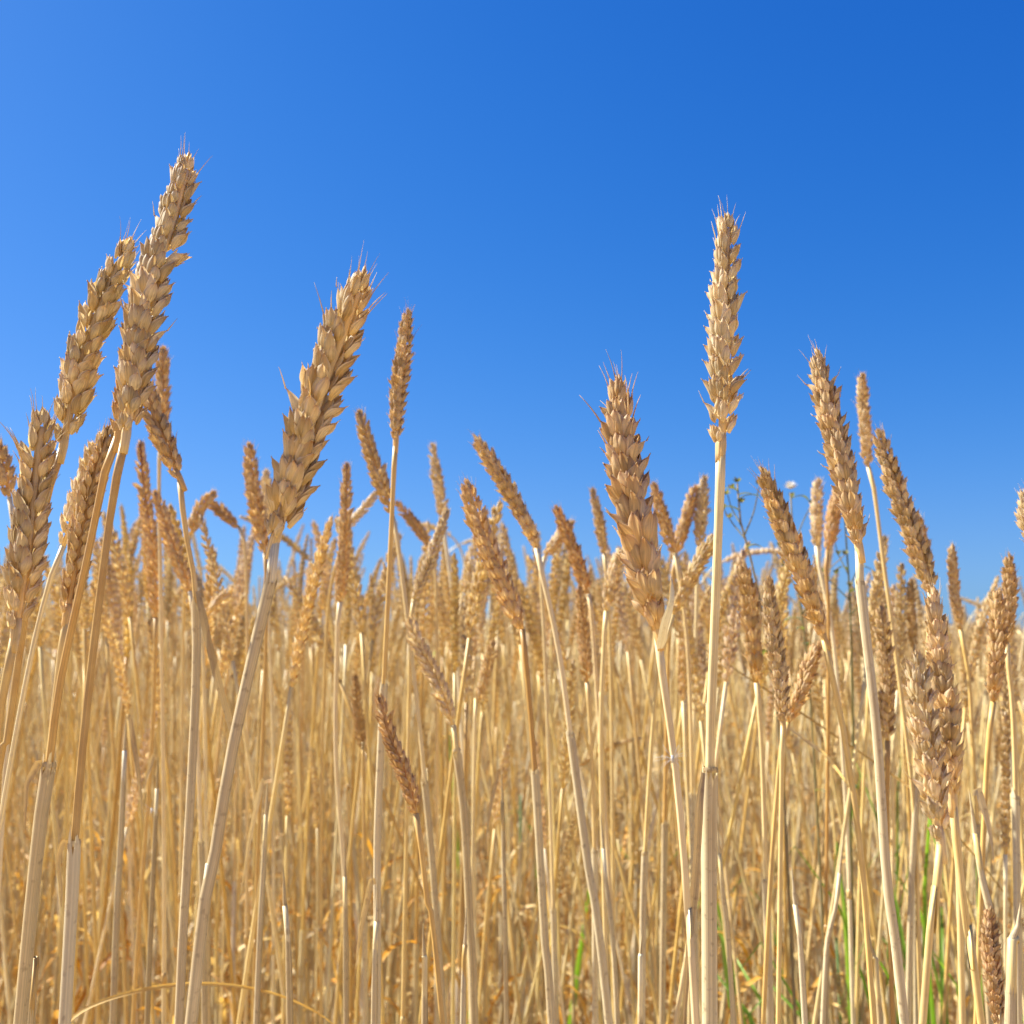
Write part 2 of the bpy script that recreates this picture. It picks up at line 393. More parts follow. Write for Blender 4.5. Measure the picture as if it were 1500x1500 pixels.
def wheat(key, Yd, ear, stem, label, hi=False, roll=.6, width=1.0, tone=(1, 1, 1), sw=None, sheath=None, flap=0,
          ear_dy=0.0, awny=1.0, group=None, gap=2.5, leaf=None, ssw=None):
    """a measured stalk. ear: photo pixels tip -> base, stem: pixels base -> bottom; Yd forward distance"""
    rnd = random.Random(key)
    E = [at(x, y, Yd + ear_dy * (1 - i / max(1, len(ear) - 1))) for i, (x, y) in enumerate(ear)][::-1]   # base -> tip
    S = [at(x, y, Yd) for x, y in stem]
    lean = rnd.uniform(-.03, .05)
    last = S[-1]; d = S[-1] - S[-2]; d = d / max(1e-6, -d[2])
    foot = np.array((last[0] + d[0] * last[2] * .55, last[1] + lean, 0.0))
    mid = np.array((last[0] + d[0] * last[2] * .4, last[1] + lean * .4, last[2] * .45))
    S = [E[0]] + S + [mid, foot]
    base = foot
    r = root('wheat_stalk', base, label, 'wheat', group)
    C, L = resample(S, 70)
    ru = (sw or 12) / 2 * Yd / FPX
    f = np.linspace(0, 1, 70)
    rad = ru * (0.90 + 0.20 * np.minimum(1, f * 1.6))
    rad[:2] *= 1.15
    mb = MB(); tube(mb, C, rad, 22 if hi else 10, lobes=.012, u2=(rnd.random(), rnd.random()))
    # growth nodes: a small swelling ring
    L_at = np.linspace(0, L, 70)
    for hn in (0.30, 0.62):
        k = int(70 * hn + rnd.uniform(-4, 4)); rr = rad[k] * np.array((1.0, 1.28, 1.3, 1.0)) * 1.03
        tdir = nrm(C[k + 1] - C[k - 1])
        tube(mb, [C[k] + tdir * q for q in (-.003, -.001, .0012, .003)], rr, 10, u2=(.02, .3))
    link('stem', mb.mesh('stem', [M_STEM], base), r, tuple(np.array(tone)**.5))
    if sheath:
        ys_ = sheath
        k = min(range(1, 66), key=lambda i: abs(px(C[i])[1] - ys_))
        k2 = min(69, k + 26)
        Q, _ = resample(C[k:k2], 22)
        T_, S_, B_ = frames(Q, (1, 0, .05))
        sr = (ssw / 2 * Yd / FPX) if ssw else rad[k] * 1.45
        radq = np.interp(np.linspace(0, 1, 22), [0, .08, .4, 1], [sr * 1.12, sr, sr * 1.03, sr * .92])
        sides = 24 if hi else 10
        a = np.arange(sides + 1) / sides * 2 * math.pi * 1.08 + (3.4 if hi else 1)
        spiral = 1 + .10 * np.linspace(0, 1, sides + 1)          # the sheath overlaps itself: an open seam
        G = Q[:, None] + S_[:, None] * (np.cos(a)[None] * radq[:, None] * spiral)[..., None] + B_[:, None] * (np.sin(a)[None] * radq[:, None] * spiral)[..., None]
        G[0] += T_[0] * (np.array([rnd.gauss(0, .0022) for _ in range(sides + 1)]))[:, None]
        UV = np.stack(np.broadcast_arrays(np.linspace(0, 1, sides + 1)[None], np.linspace(0, 1.3, 22)[:, None]), -1)
        m2 = MB(); m2.grid(G, UV, (rnd.random(), rnd.random()))
        # collar at the mouth of the sheath
        tube(m2, [Q[0] - T_[0] * .0006, Q[0] + T_[0] * .0003, Q[0] + T_[0] * .001], sr * np.array((1.0, 1.18, 1.08)), sides, cap=False, u2=(.0, .1))
        link('leaf_sheath', m2.mesh('leaf_sheath', [M_SHEATH], base), r)
        if flap:
            m3 = MB(); sgn = 1 if flap > 0 else -1; q0 = Q[0] + S_[0] * sr * sgn * .9
            ln = abs(flap) * .001
            pts = [q0 - np.array((0, 0, .001)), q0 + np.array((sgn * .0012, -.001, .0006)), q0 + np.array((sgn * .0022, -.0016, -.002)),
                   q0 + np.array((sgn * .0024, -.002, -.3 * ln)), q0 + np.array((sgn * .0012, -.0024, -.62 * ln)), q0 + np.array((sgn * .0002, -.003, -ln))]
            pts = [p + (Q[min(21, int(21 * abs(p[2] - Q[0][2]) / .12))] - Q[0]) * np.array((1, 1, 0)) for p in pts]
            Cf, _ = resample(pts, 26)
            wv = sr * .95 * (1 - np.linspace(0, 1, 26)**3 * .8) * (1 + .2 * np.sin(np.linspace(0, 9, 26)))
            ribbon(m3, Cf, wv, (0, -1, 0), 0, twist=rnd.uniform(-1.4, 1.4), fold=.5, u2=(rnd.random() * .3, .4))
            link('leaf_blade', m3.mesh('leaf_blade', [M_SHEATH], base), r, (.92, .82, .72))
    if leaf:
        for pts, wpx, ltone in leaf:
            m3 = MB(); Cf, _ = resample([at(x, y, Yd + dy) for x, y, dy in pts], 30)
            wv = wpx * Yd / FPX * (np.minimum(1, .5 + np.linspace(0, 1, 30) * 3)) * (1 - np.linspace(0, 1, 30)**3 * .9) * (1 + .08 * np.sin(np.linspace(0, 17, 30)))
            ribbon(m3, Cf, wv, (.25, -1, .1), 0, twist=rnd.uniform(-.5, .9), fold=.35, nu=7)
            link('leaf_blade', m3.mesh('leaf_blade', [M_SHEATH], base), r, ltone)
    if ear:
        P, EL = resample(E, 24)
        P = P + (base * 0)
        if hi:
            mb = MB(); tube(mb, P[:-1], .0011 * width, 8, u2=(.5, .2))
            T0 = nrm(P[1] - P[0])
            tube(mb, [P[0] - T0 * .006, P[0] - T0 * .003, P[0], P[0] + T0 * .004], np.array((1.0, 1.12, 1.22, 1.0)) * ru, 10, u2=(.6, .4))
            e = link('ear', mb.mesh('ear', [M_EAR], base), r, tone)
            for M, fr in ear_layout(P, EL, (1, 0, 0), roll, width, rnd, gap):
                me = rnd.choice(SPK_MESH[pick(2, fr, rnd, awny)])
                M = M.copy(); M[:3, 3] -= base
                k = rnd.uniform(.84, 1.10)
                o = link('spikelet', me, e, tuple(c * k for c in tone)); o.matrix_basis = Matrix(M.tolist())
        else:
            mb = MB(); ear_mesh(mb, P, EL, (1, 0, 0), roll, width, 1, rnd, gap=gap)
            link('ear', mb.mesh('ear', [M_EAR], base), r, tone)
    return r

PALE, WARM, RED, GREY = (1.08, 1.1, 1.16), (1.0, .88, .72), (.98, .86, .76), (1.0, .99, 1.0)
HERO = 'sharp wheat stalks nearest the camera'
SOFT = 'wheat stalks just behind the sharp ones'
# ---- the sharp ones in front
wheat('a', .300, [(275, 234), (250, 330), (213, 450), (185, 636)], [(180, 660), (163, 745), (131, 1000), (111, 1212), (95, 1500)],
      'tallest sharp wheat stalk, long ear tapering up to a hairy point against blue sky', True, 1.15, 1.22, sw=12, sheath=1212, ssw=15.5, flap=-17, ear_dy=.012, group=HERO)
wheat('b', .325, [(197, 462), (191, 540), (174, 636)], [(160, 665), (125, 830), (88, 1000), (74, 1106), (30, 1500)],
      'sharp stalk whose ear hides behind the tallest ear, ragged sheath flap on its stem', True, .3, .80, WARM, sw=11.5, sheath=1106, ssw=17, flap=-20, group=HERO)
wheat('c', .320, [(188, 362), (158, 425), (118, 530), (93, 652)], [(80, 690), (66, 740), (40, 880), (8, 1100), (-30, 1300)],
      'sharp wheat stalk with smooth two-rowed ear curving in to touch the tallest ear', True, .12, 1.18, sw=11, awny=.6, group=HERO, gap=2.8)
wheat('d', .300, [(62, 612), (52, 700), (42, 790), (23, 925)], [(18, 950), (4, 1030), (-30, 1300)],
      'sharp greyish wheat stalk cut by the photo edge, ear below the two crossing ears', True, .75, 1.1, GREY, sw=12, group=HERO)
wheat('e', .290, [(529, 410), (497, 500), (458, 610), (403, 790)], [(402, 810), (397, 850), (378, 930), (340, 1100), (309, 1290), (280, 1500)],
      'sharp stalk with the stoutest ear, leaning over, three stiff hairs at its tip', True, 1.0, 1.32, (1.03, 1.02, 1.04), sw=14, ear_dy=-.012, group=HERO,
      sheath=848, ssw=15.5)
wheat('f', .290, [(906, 570), (914, 650), (932, 770), (962, 922)], [(964, 945), (975, 1020), (990, 1130), (1002, 1260), (1012, 1400), (1020, 1520)],
      'sharp orange-brown wheat ear with ragged forked tip and papery leaf at its foot', True, 1.3, 1.42, (1.0, .90, .80), sw=11, ear_dy=.01, group=HERO,
      leaf=[([(966, 950, -.004), (972, 915, -.010), (982, 880, -.011), (984, 845, -.008)], 17, (.92, .98, 1.2))], awny=1.3)
wheat('g', .335, [(1066, 322), (1062, 430), (1062, 540), (1056, 652)], [(1056, 675), (1052, 780), (1045, 960), (1041, 1060), (1040, 1130), (1040, 1500)],
      'sharp pale wheat ear standing alone and upright, tied-looking sheath low on its thick stem', True, .28, 1.12, PALE, sw=14, sheath=1130, ssw=20, group=HERO, gap=3.1,
      leaf=[([(1030, 1132, -.004), (1024, 1180, -.007), (1020, 1260, -.007), (1010, 1380, -.007), (1000, 1520, -.004)], 12, (.9, .85, .85))])
wheat('h', .355, [(1196, 520), (1212, 590), (1238, 700), (1258, 800)], [(1258, 830), (1265, 900), (1285, 1080), (1300, 1300), (1325, 1500)],
      'sharp wheat stalk with dense braided ear and two hairs pointing up from its tip', True, .85, 1.05, (1.02, .96, .88), sw=11, sheath=806, ssw=12, group=HERO, ear_dy=.01)
wheat('i', .300, [(1366, 872), (1376, 960), (1386, 1060), (1394, 1165)], [(1397, 1185), (1406, 1280), (1425, 1420), (1440, 1520)],
      'sharp pinkish-brown ear reaching up from behind the lowest big ear', True, 1.4, .90, (1.0, .96, .92), sw=11, group=HERO)
wheat('j', .290, [(1342, 965), (1352, 1050), (1366, 1140), (1378, 1232)], [(1376, 1256), (1366, 1360), (1350, 1520)],
      'sharp plump-grained wheat ear hanging lowest of the big ears, husks spread open', True, .35, .88, PALE, sw=11, group=HERO, gap=3.2)
wheat('k', .420, [(1116, 692), (1144, 760), (1178, 850), (1206, 932)], [(1210, 950), (1237, 1080), (1262, 1260), (1280, 1500)],
      'golden ear tilted beside the dense braided ear, tip near the weed flower', True, .9, 1.08, (1.0, .92, .78), sw=8.5, group=HERO)
wheat('l', .440, [(1286, 634), (1308, 700), (1338, 785), (1366, 868)], [(1370, 900), (1385, 1000), (1400, 1200), (1410, 1500)],
      'long narrow braided ear slanting down to the pinkish-brown ear', True, .15, .98, (1.0, .95, .88), sw=9, group=HERO)
wheat('m', .45, [(597, 456), (591, 520), (583, 585), (580, 645)], [(578, 668), (572, 800), (563, 990), (553, 1230), (552, 1500)],
      'slim short upright ear on a long thin stem rising clear of the crowd', True, .9, .80, (1.0, .90, .76), sw=7.5, sheath=1010, ssw=10, group=HERO)
wheat('n', .43, [(1125, 848), (1132, 920), (1142, 990), (1147, 1058)], [(1146, 1080), (1144, 1200), (1142, 1350), (1140, 1500)],
      'pale pinkish ear meeting another at its foot in a V', True, .7, .8, GREY, sw=7, group=HERO)
wheat('o', .40, [(1450, 1335), (1450, 1390), (1456, 1440), (1462, 1500)], [(1464, 1530), (1468, 1600)],
      'short reddish-brown ear low among the stems near the green weeds', True, .5, .70, RED, sw=9, group=HERO)
wheat('p', .375, [(165, 628), (142, 690), (118, 790), (98, 900)], [(94, 925), (84, 1000), (58, 1240), (30, 1500)],
      'shaded braided ear seen between the two parallel stems under the tallest ear', True, .3, .98, (.95, .86, .74), sw=10, group=HERO)
wheat('q', .42, [(216, 565), (226, 610), (244, 655), (263, 700)], [(264, 712), (272, 780), (286, 862), (287, 1000), (270, 1340), (262, 1500)],
      'stalk whose curved ear leans on the tallest ear, grey leaf sheath folding below', True, .3, .95, (1.0, .9, .78), sw=8, sheath=866, ssw=11.5, group=HERO,
      leaf=[([(289, 866, -.002), (296, 895, -.004), (304, 935, -.004), (320, 1000, 0), (338, 1070, .004), (352, 1150, .008)], 11, (.72, .66, .62))])
# ---- softer ones behind
soft = [
 ('r', .40, [(152, 640), (122, 715), (93, 800)], [(84, 815), (48, 950), (0, 1210), (-20, 1400)], 'bleached ear tucked behind the smooth two-rowed ear', .4, .95, PALE, 8),
 ('s', .60, [(239, 512), (238, 560), (236, 640)], [(233, 700), (236, 900), (240, 1200), (240, 1500)], 'blurred upright ear seen just past the shoulder of the tallest ear', .6, .95, (1, .9, .78), 6),
 ('t', .56, [(527, 605), (545, 670), (574, 752)], [(580, 775), (596, 900), (620, 1120), (650, 1500)], 'blurred ear slanting toward the long thin stem of the slim ear', .3, .95, (1, .93, .82), 6.5),
 ('u', .75, [(633, 652), (641, 700), (650, 765)], [(652, 790), (665, 900), (680, 1150), (690, 1500)], 'blurred pale ear standing apart between slim ear and drooping ears', .3, .9, PALE, 5.5),
 ('v', .60, [(508, 678), (505, 780), (498, 882)], [(495, 910), (492, 1100), (505, 1300), (507, 1500)], 'long straight blurred ear beside the stoutest ear', .5, .85, (1, .9, .78), 7),
 ('w', .60, [(364, 652), (372, 720), (388, 810)], [(390, 830), (388, 1000), (378, 1250), (372, 1500)], 'blurred brownish ear with a sharp point before the stoutest ear', .9, 1.0, (.95, .84, .70), 6),
 ('x', .80, [(390, 692), (391, 750), (390, 790)], [(390, 830), (400, 1100), (400, 1500)], 'pale whitish ear almost hidden behind the brownish pointed ear', .9, 1.0, PALE, 5),
 ('y', .50, [(697, 643), (728, 690), (762, 750), (786, 803)], [(790, 822), (818, 950), (838, 1095), (860, 1260), (892, 1500)], 'smooth golden ear nodding over to one side, higher of the nodding pair', 1.1, 1.02, (1, .92, .80), 8),
 ('z', .46, [(684, 710), (704, 775), (735, 850), (765, 922)], [(768, 945), (783, 1120), (798, 1380), (808, 1500)], 'bushy golden-brown ear, lower of the nodding pair', .9, 1.1, (1, .90, .77), 8),
 ('A', .50, [(601, 908), (618, 955), (645, 1010), (664, 1062)], [(668, 1090), (680, 1200), (688, 1350), (695, 1500)], 'pale two-rowed ear set low among the stems, below the horizon', .1, .85, PALE, 7),
 ('B', .415, [(556, 1022), (572, 1080), (595, 1140), (609, 1192)], [(614, 1215), (628, 1340), (648, 1500)], 'thin reddish-brown ear low between stems', .2, .72, RED, 8),
 ('C', .60, [(1262, 550), (1266, 610), (1272, 684)], [(1278, 700), (1295, 830), (1310, 940), (1340, 1200), (1350, 1500)], 'blurred slim upright ear behind the dense braided ear', .5, .85, (1, .93, .82), 6.5),
 ('D', .60, [(1345, 760), (1352, 800), (1362, 860)], [(1362, 900), (1340, 1200), (1330, 1500)], 'blurred ear tip peeping over the long narrow braided ear', .5, .95, (1, .93, .82), 6),
 ('E', .52, [(1090, 832), (1100, 900), (1108, 1000)], [(1112, 1035), (1118, 1150), (1128, 1500)], 'broad fluffy ear left of the pale V pair', 1.1, 1.2, (1, .93, .8), 7.5),
 ('F', .48, [(1196, 948), (1178, 1000), (1155, 1058)], [(1148, 1080), (1138, 1160), (1118, 1500)], 'tan ear leaning into the V beside the pale pinkish ear', .9, .9, (1, .9, .76), 7),
 ('G', .68, [(1198, 706), (1196, 745), (1196, 800)], [(1200, 830), (1222, 950), (1240, 1200), (1250, 1500)], 'bleached whitish upright ear near the weed flower', .3, .95, (1.15, 1.2, 1.35), 6),
 ('H', .66, [(1226, 722), (1220, 765), (1212, 805)], [(1210, 830), (1214, 950), (1210, 1500)], 'warm brown ear crowding between bleached ear and dense braided ear', .3, 1.0, (1, .85, .68), 5.5),
 ('I', .60, [(1394, 800), (1398, 860), (1407, 922)], [(1410, 940), (1420, 1000), (1428, 1150), (1450, 1500)], 'lone slim upright ear with sky on both sides, past the slanting ear', .8, .75, (1, .93, .8), 6),
 ('J', .50, [(1477, 817), (1480, 880), (1474, 940)], [(1476, 960), (1486, 1100), (1492, 1500)], 'higher ear of the overlapping pair at the photo edge', .8, .8, (1, .9, .76), 7),
 ('K', .45, [(1463, 872), (1460, 950), (1455, 1028)], [(1452, 1050), (1444, 1150), (1430, 1500)], 'lower fuller ear of the overlapping pair at the photo edge', .9, .95, (1, .9, .76), 8),
 ('L', .42, [(1503, 726), (1511, 770), (1526, 830)], [(1520, 850), (1530, 1100), (1530, 1500)], 'bleached ear tip poking in from the photo edge above all neighbours', .3, .9, PALE, 8),
 ('M', .72, [(868, 718), (877, 760), (885, 812)], [(888, 840), (895, 1000), (900, 1500)], 'blurred narrow ear pointing up next to the orange-brown ear', .2, .8, (1, .95, .85), 5.5),
 ('N', .62, [(958, 712), (970, 755), (988, 810)], [(994, 840), (1010, 1000), (1020, 1500)], 'blurred ear emerging behind the orange-brown ear, leaning onto its neighbour', .5, .9, (1, .88, .72), 6),
 ('O', .66, [(1017, 716), (1003, 765), (990, 812)], [(986, 840), (978, 1000), (970, 1500)], 'blurred ear crossing at its foot with the leaning one, forming a V', .5, .9, (1, .88, .72), 6),
 ('P', .66, [(1031, 702), (1028, 745), (1024, 800)], [(1022, 830), (1018, 1000), (1010, 1500)], 'pale blurred ear beside the thick pale stem', .2, .9, PALE, 6),
 ('Q', .55, [(1046, 785), (1018, 835), (986, 900)], [(978, 930), (962, 1000), (945, 1250), (940, 1500)], 'greenish-tan ear tilted strongly and passing behind the thick pale stem', 1.1, .95, (1, .97, .84), 6.5),
 ('R', .58, [(912, 805), (898, 845), (888, 895)], [(886, 920), (880, 1080), (885, 1300), (890, 1500)], 'bleached ear half hidden at the waist of the orange-brown ear', .9, 1.0, PALE, 7),
 ('S', .60, [(849, 860), (855, 930), (860, 1000)], [(862, 1020), (870, 1200), (872, 1500)], 'upright two-rowed ear low in the crowd before the nodding pair', .2, .78, (1, .9, .78), 6),
 ('T', .58, [(655, 748), (632, 815), (606, 878)], [(602, 900), (600, 1000), (590, 1500)], 'whitish ear tilted across the crowd below the lone pale ear', .2, .72, (1.1, 1.15, 1.3), 6),
 ('U', .70, [(552, 722), (530, 748), (508, 775)], [(500, 800), (480, 900), (470, 1200), (470, 1500)], 'whitish ear laid almost flat against its neighbours', .2, .7, (1.1, 1.15, 1.3), 5),
 ('V', .75, [(583, 738), (605, 765), (630, 800)], [(636, 820), (640, 950), (640, 1500)], 'dark golden ear bowed behind the slim stem', .2, .85, (1, .85, .66), 5),
 ('W', .62, [(205, 645), (214, 740), (226, 840), (228, 905)], [(228, 930), (222, 1100), (195, 1500)], 'long blurred brown ear between tallest stem and curved leaning ear', .5, .95, (1, .88, .74), 6),
 ('X', .58, [(228, 722), (250, 790), (278, 866)], [(282, 890), (290, 1100), (300, 1500)], 'blurred ear slanting down to the grey leaf sheath', .3, .9, (1, .88, .72), 6),
 ('Y', .72, [(302, 732), (322, 748), (350, 772)], [(358, 790), (362, 950), (360, 1500)], 'short golden ear bowed almost flat against the sky', .3, .85, (1, .85, .66), 5),
 ('Z', .70, [(312, 724), (292, 748), (278, 785)], [(274, 815), (268, 950), (262, 1500)], 'blurred ear arching away from the flat bowed one', .3, .9, (1, .92, .8), 5),
 ('0', .50, [(-4, 655), (6, 690), (14, 728)], [(18, 745), (20, 900), (-8, 1400)], 'blurred ear cut by the photo edge above the greyish ear', .6, 1.0, (1, .9, .76), 7),
 ('1', .50, [(1290, 888), (1298, 980), (1300, 1085)], [(1300, 1110), (1300, 1250), (1308, 1500)], 'shaded ear behind the straight golden stem of the dense braided ear', .2, .85, (.9, .84, .76), 7),
 ('2', .68, [(1333, 850), (1335, 900), (1338, 950)], [(1340, 980), (1342, 1500)], 'thin dark ear in the sky gap before the long narrow ear', .5, .7, (.9, .82, .7), 5),
 ('3', .62, [(335, 868), (318, 885), (300, 902)], [(296, 920), (300, 1050), (305, 1500)], 'bleached ear bent over nearly level behind the leaning thick stem', .5, .8, (1.1, 1.12, 1.2), 6),
 ('4', .70, [(520, 990), (524, 1040), (530, 1095)], [(532, 1110), (535, 1500)], 'brown shaded ear low behind the long thin stem', .5, .75, (.78, .66, .52), 5.5),
 ('5', .62, [(722, 940), (712, 985), (700, 1030)], [(696, 1050), (690, 1500)], 'faint pale ear low beneath the nodding pair', .3, .7, (1, .95, .86), 5.5),
 ('6', .62, [(815, 745), (838, 800), (862, 870)], [(866, 890), (880, 1100), (905, 1500)], 'dark golden ear drooping between nodding pair and narrow ear', .5, .9, (1, .84, .66), 6),
 ('7', .66, [(836, 768), (818, 790), (798, 815)], [(792, 835), (800, 1000), (815, 1500)], 'small ear bent across the dark golden drooping one', .5, .85, (1, .93, .82), 5.5),
]
for key, Yd, e, s, lab, roll, wd, tone, swp in soft:
    wheat(key, Yd, e, s, lab, False, roll, wd, tone, sw=swp, group=SOFT, sheath=(1095 if key == 'y' else (1100 + 300 * random.random() if random.random() < .5 else None)))

# earless straws and sheath-topped stems low in front
stub = [(553, 1290, .42, 548, 12), (620, 1355, .40, 622, 13), (415, 1270, .44, 425, 12), (392, 1145, .52, 375, 10), (683, 1330, .46, 678, 11), (940, 1375, .37, 938, 12),
        (185, 1050, .52, 165, 11), (50, 1455, .34, 45, 15), (1160, 1270, .45, 1180, 11), (1420, 1160, .42, 1470, 14), (1495, 1325, .33, 1480, 22), (1272, 1362, .40, 1290, 11),
        (232, 1110, .56, 215, 9), (1235, 1230, .50, 1205, 9), (1050, 1200, .50, 1075, 9), (735, 1130, .55, 742, 8),
        (505, 1235, .50, 507, 9), (880, 1195, .52, 905, 9)]
for i, (x, y, Yd, xb, wpx) in enumerate(stub):
    near = ['the slim stem', 'the reddish-brown ear', 'the leaning thick stem', 'the stoutest ear\'s stem', 'the low pale ear', 'the thick pale stem', 'the tallest stalk', 'the two ragged sheaths',
            'the pale V pair', 'the overlapping pair', 'the photo edge', 'the braided ear\'s stem', 'the grey leaf sheath', 'the tilted golden ear',
            'the papery leaf', 'the bushy nodding ear', 'the long straight blurred ear', 'the orange-brown ear'][i]
    rnd = random.Random(i)
    S = [at(x, y, Yd), at((x * 2 + xb) / 3, y + (1510 - y) / 3, Yd), at(xb, 1510, Yd)]
    d = S[-1] - S[0]; d = d / max(1e-6, -d[2]); foot = np.array((S[-1][0] + d[0] * S[-1][2] * .4, Yd + rnd.uniform(-.02, .04), 0))
    r = root('straw', foot, 'broken earless straw with dry sheath top near ' + near, 'straw', 'broken straws')
    C, L = resample(S + [(S[-1] + foot) / 2 + np.array((0, .005, 0)), foot], 50)
    ra = wpx * .78 / 2 * Yd / FPX
    mb = MB(); tube(mb, C[1:], ra * .8, 10, u2=(rnd.random(), rnd.random())); link('stem', mb.mesh('stem', [M_STEM], foot), r)
    Q, _ = resample(C[:26], 60); T_, S_, B_ = frames(Q, (1, 0, .05)); a = np.linspace(0, 2.14 * math.pi, 19); sp_ = 1 + .12 * np.linspace(0, 1, 19)
    rq = np.interp(np.arange(60), [0, 2, 6, 14, 59], [ra * .12, ra * .55, ra * .9, ra, ra * .95])
    G = Q[:, None] + S_[:, None] * (np.cos(a)[None] * rq[:, None] * sp_)[..., None] + B_[:, None] * (np.sin(a)[None] * rq[:, None] * sp_)[..., None]
    G[0] += T_[0] * (np.array([rnd.gauss(0, .0009) for _ in range(19)]))[:, None]
    m2 = MB(); m2.grid(G, np.stack(np.broadcast_arrays(np.linspace(0, 1, 19)[None], np.linspace(0, 3, 60)[:, None]), -1), (rnd.random(), rnd.random()))
    link('leaf_sheath', m2.mesh('leaf_sheath', [M_SHEATH], foot), r)
    if i % 3 or Yd < .42: continue
    sg = rnd.choice((-1, 1)); m3 = MB(); q0 = C[0]
    ln = rnd.uniform(.02, .06); k = ra
    Cf, _ = resample([q0 + np.array((sg * k * .6, -k, -.001)), q0 + np.array((sg * k * 1.6, -k * 1.2, .0015)), q0 + np.array((sg * k * 2.4, -k * 1.2, -.004)),
                      q0 + np.array((sg * (k * 2.5 + ln * .08), -k, -ln * .5)), q0 + np.array((sg * (k * 2 + ln * .16), -k, -ln))], 20)
    ribbon(m3, Cf, blade_w(20, ra * 2.0), (0, -1, .1), 0, twist=rnd.uniform(-1.5, 1.5), fold=.5); link('leaf_blade', m3.mesh('leaf_blade', [M_SHEATH], foot), r, (.95, .88, .8))

# ------------------------------------------------------------------ archetype stalks for the crowd
def archetype(i, lod):
    """-> builders stem, ear, leaf (local, foot at the origin) and the height of the tip"""
    rnd = random.Random(100 + i); state = random.getstate(); random.seed(500 + i)
    H = .84; kind = i % 12
    bow = [.0, .10, .15, .3, .05, .4, .12, .8, .2, .06, 1.5, .22][kind]       # how far the ear nods
    az = rnd.uniform(0, 6.28); u = np.array((math.cos(az), math.sin(az), 0)); wob = rnd.gauss(0, .02)
    t = np.linspace(0, 1, 22); ls = H - .085 * (1 - min(1, bow) * .3)
    S = np.stack([u[0] * .05 * t**2 + wob * np.sin(t * 4), u[1] * .05 * t**2 + wob * .5 * np.sin(t * 3 + 1), ls * t], 1)
    d = nrm(S[-1] - S[-2]); E = [S[-1]]
    el = rnd.uniform(.070, .092)
    if bow > .4:                                                               # the neck bends before the ear starts
        for k in range(6):
            d = nrm(d + u * bow * .10 - np.array((0, 0, bow * .05))); S = np.vstack([S, S[-1] + d * .007])
        E = [S[-1]]
    for k in range(5):
        d = nrm(d + u * bow * .14 - np.array((0, 0, bow * .07))); E.append(E[-1] + d * el / 5)
    a, b, c, blades = MB(), MB(), MB(), []
    th = np.linspace(0, 1, len(S))
    tube(a, S, .0016 - .0005 * th, 7 if lod else 4, 0)
    if lod:
        for hn in (.35, .62):
            k = int(len(S) * hn); q = S[k]
            tube(a, [q - (0, 0, .003), q, q + (0, 0, .003)], [.0014, .0020, .0014], 7, 0, u2=(.02, .3))
    k0 = int(len(S) * rnd.uniform(.5, .72))                                    # sheath up to the flag leaf
    tube(c, S[max(0, k0 - 7):k0 + 1], .0019, 7 if lod else 4, 1, cap=False)
    nl = rnd.choice((2, 2, 3, 4))
    for q in range(nl):                                                        # dead blades, most of them low
        p = S[k0] if q == 0 else S[rnd.randint(2, max(3, int(len(S) * .45)))]
        a2 = rnd.uniform(0, 6.28); ln = rnd.uniform(.06, .28) * (.45 if q == 0 else 1)
        C_ = leaf_curve(p, (math.cos(a2) * .5, math.sin(a2) * .5, .7 if q else .3), 9 if lod else 6, ln, rnd.uniform(.25, .6))
        bl = MB(); blades.append(bl)
        ribbon(bl, C_, blade_w(len(C_), rnd.uniform(.003, .006)), (0.3, .2, 1), 2, twist=rnd.uniform(-3, 3), fold=.4, nu=3)
    if not lod:
        for bl in blades: c.add(bl)
    P, EL = resample(E, 16)
    ear_mesh(b, P, EL, (1, .2, 0), rnd.uniform(0, 3.1), rnd.uniform(.70, .95), lod, rnd, 0, gap=3.7 if lod else 4.2)
    random.setstate(state)
    top = float(max(P[:, 2])); 
    return a, b, c, top, P, bow, az, blades
ARCH = [archetype(i, 1) for i in range(16)]
A_ME = [(a.mesh('stem', [M_STEM]), b.mesh('ear', [M_EAR]), c.mesh('leaf_sheath', [M_STEM, M_SHEATH]), [q.mesh('dry_leaf', [M_STEM, M_SHEATH, M_LEAF]) for q in z[-1]]) for a, b, c, *z in ARCH]
protos = {}
def crowd_stalk(k, loc, rz, tilt, sc, color, label, group):
    """first use builds the archetype's objects, later ones copy them"""
    if k not in protos:
        r = root('wheat_stalk', loc, label, 'wheat', group)
        for nm, me in zip(('stem', 'ear', 'leaf_sheath'), A_ME[k]): link(nm, me, r)
        for me in A_ME[k][3]: link('dry_leaf', me, r)
        protos[k] = r
    else:
        src = protos[k]; r = src.copy(); COL.objects.link(r)
        for ch in src.children:
            c = ch.copy(); COL.objects.link(c); c.parent = r
    r['label'] = label; r['group'] = group
    r.location = loc; r.rotation_euler = (tilt[0], tilt[1], rz); r.scale = (sc, sc, sc)
    for ch in r.children: ch.color = (*color, 1)
    return r

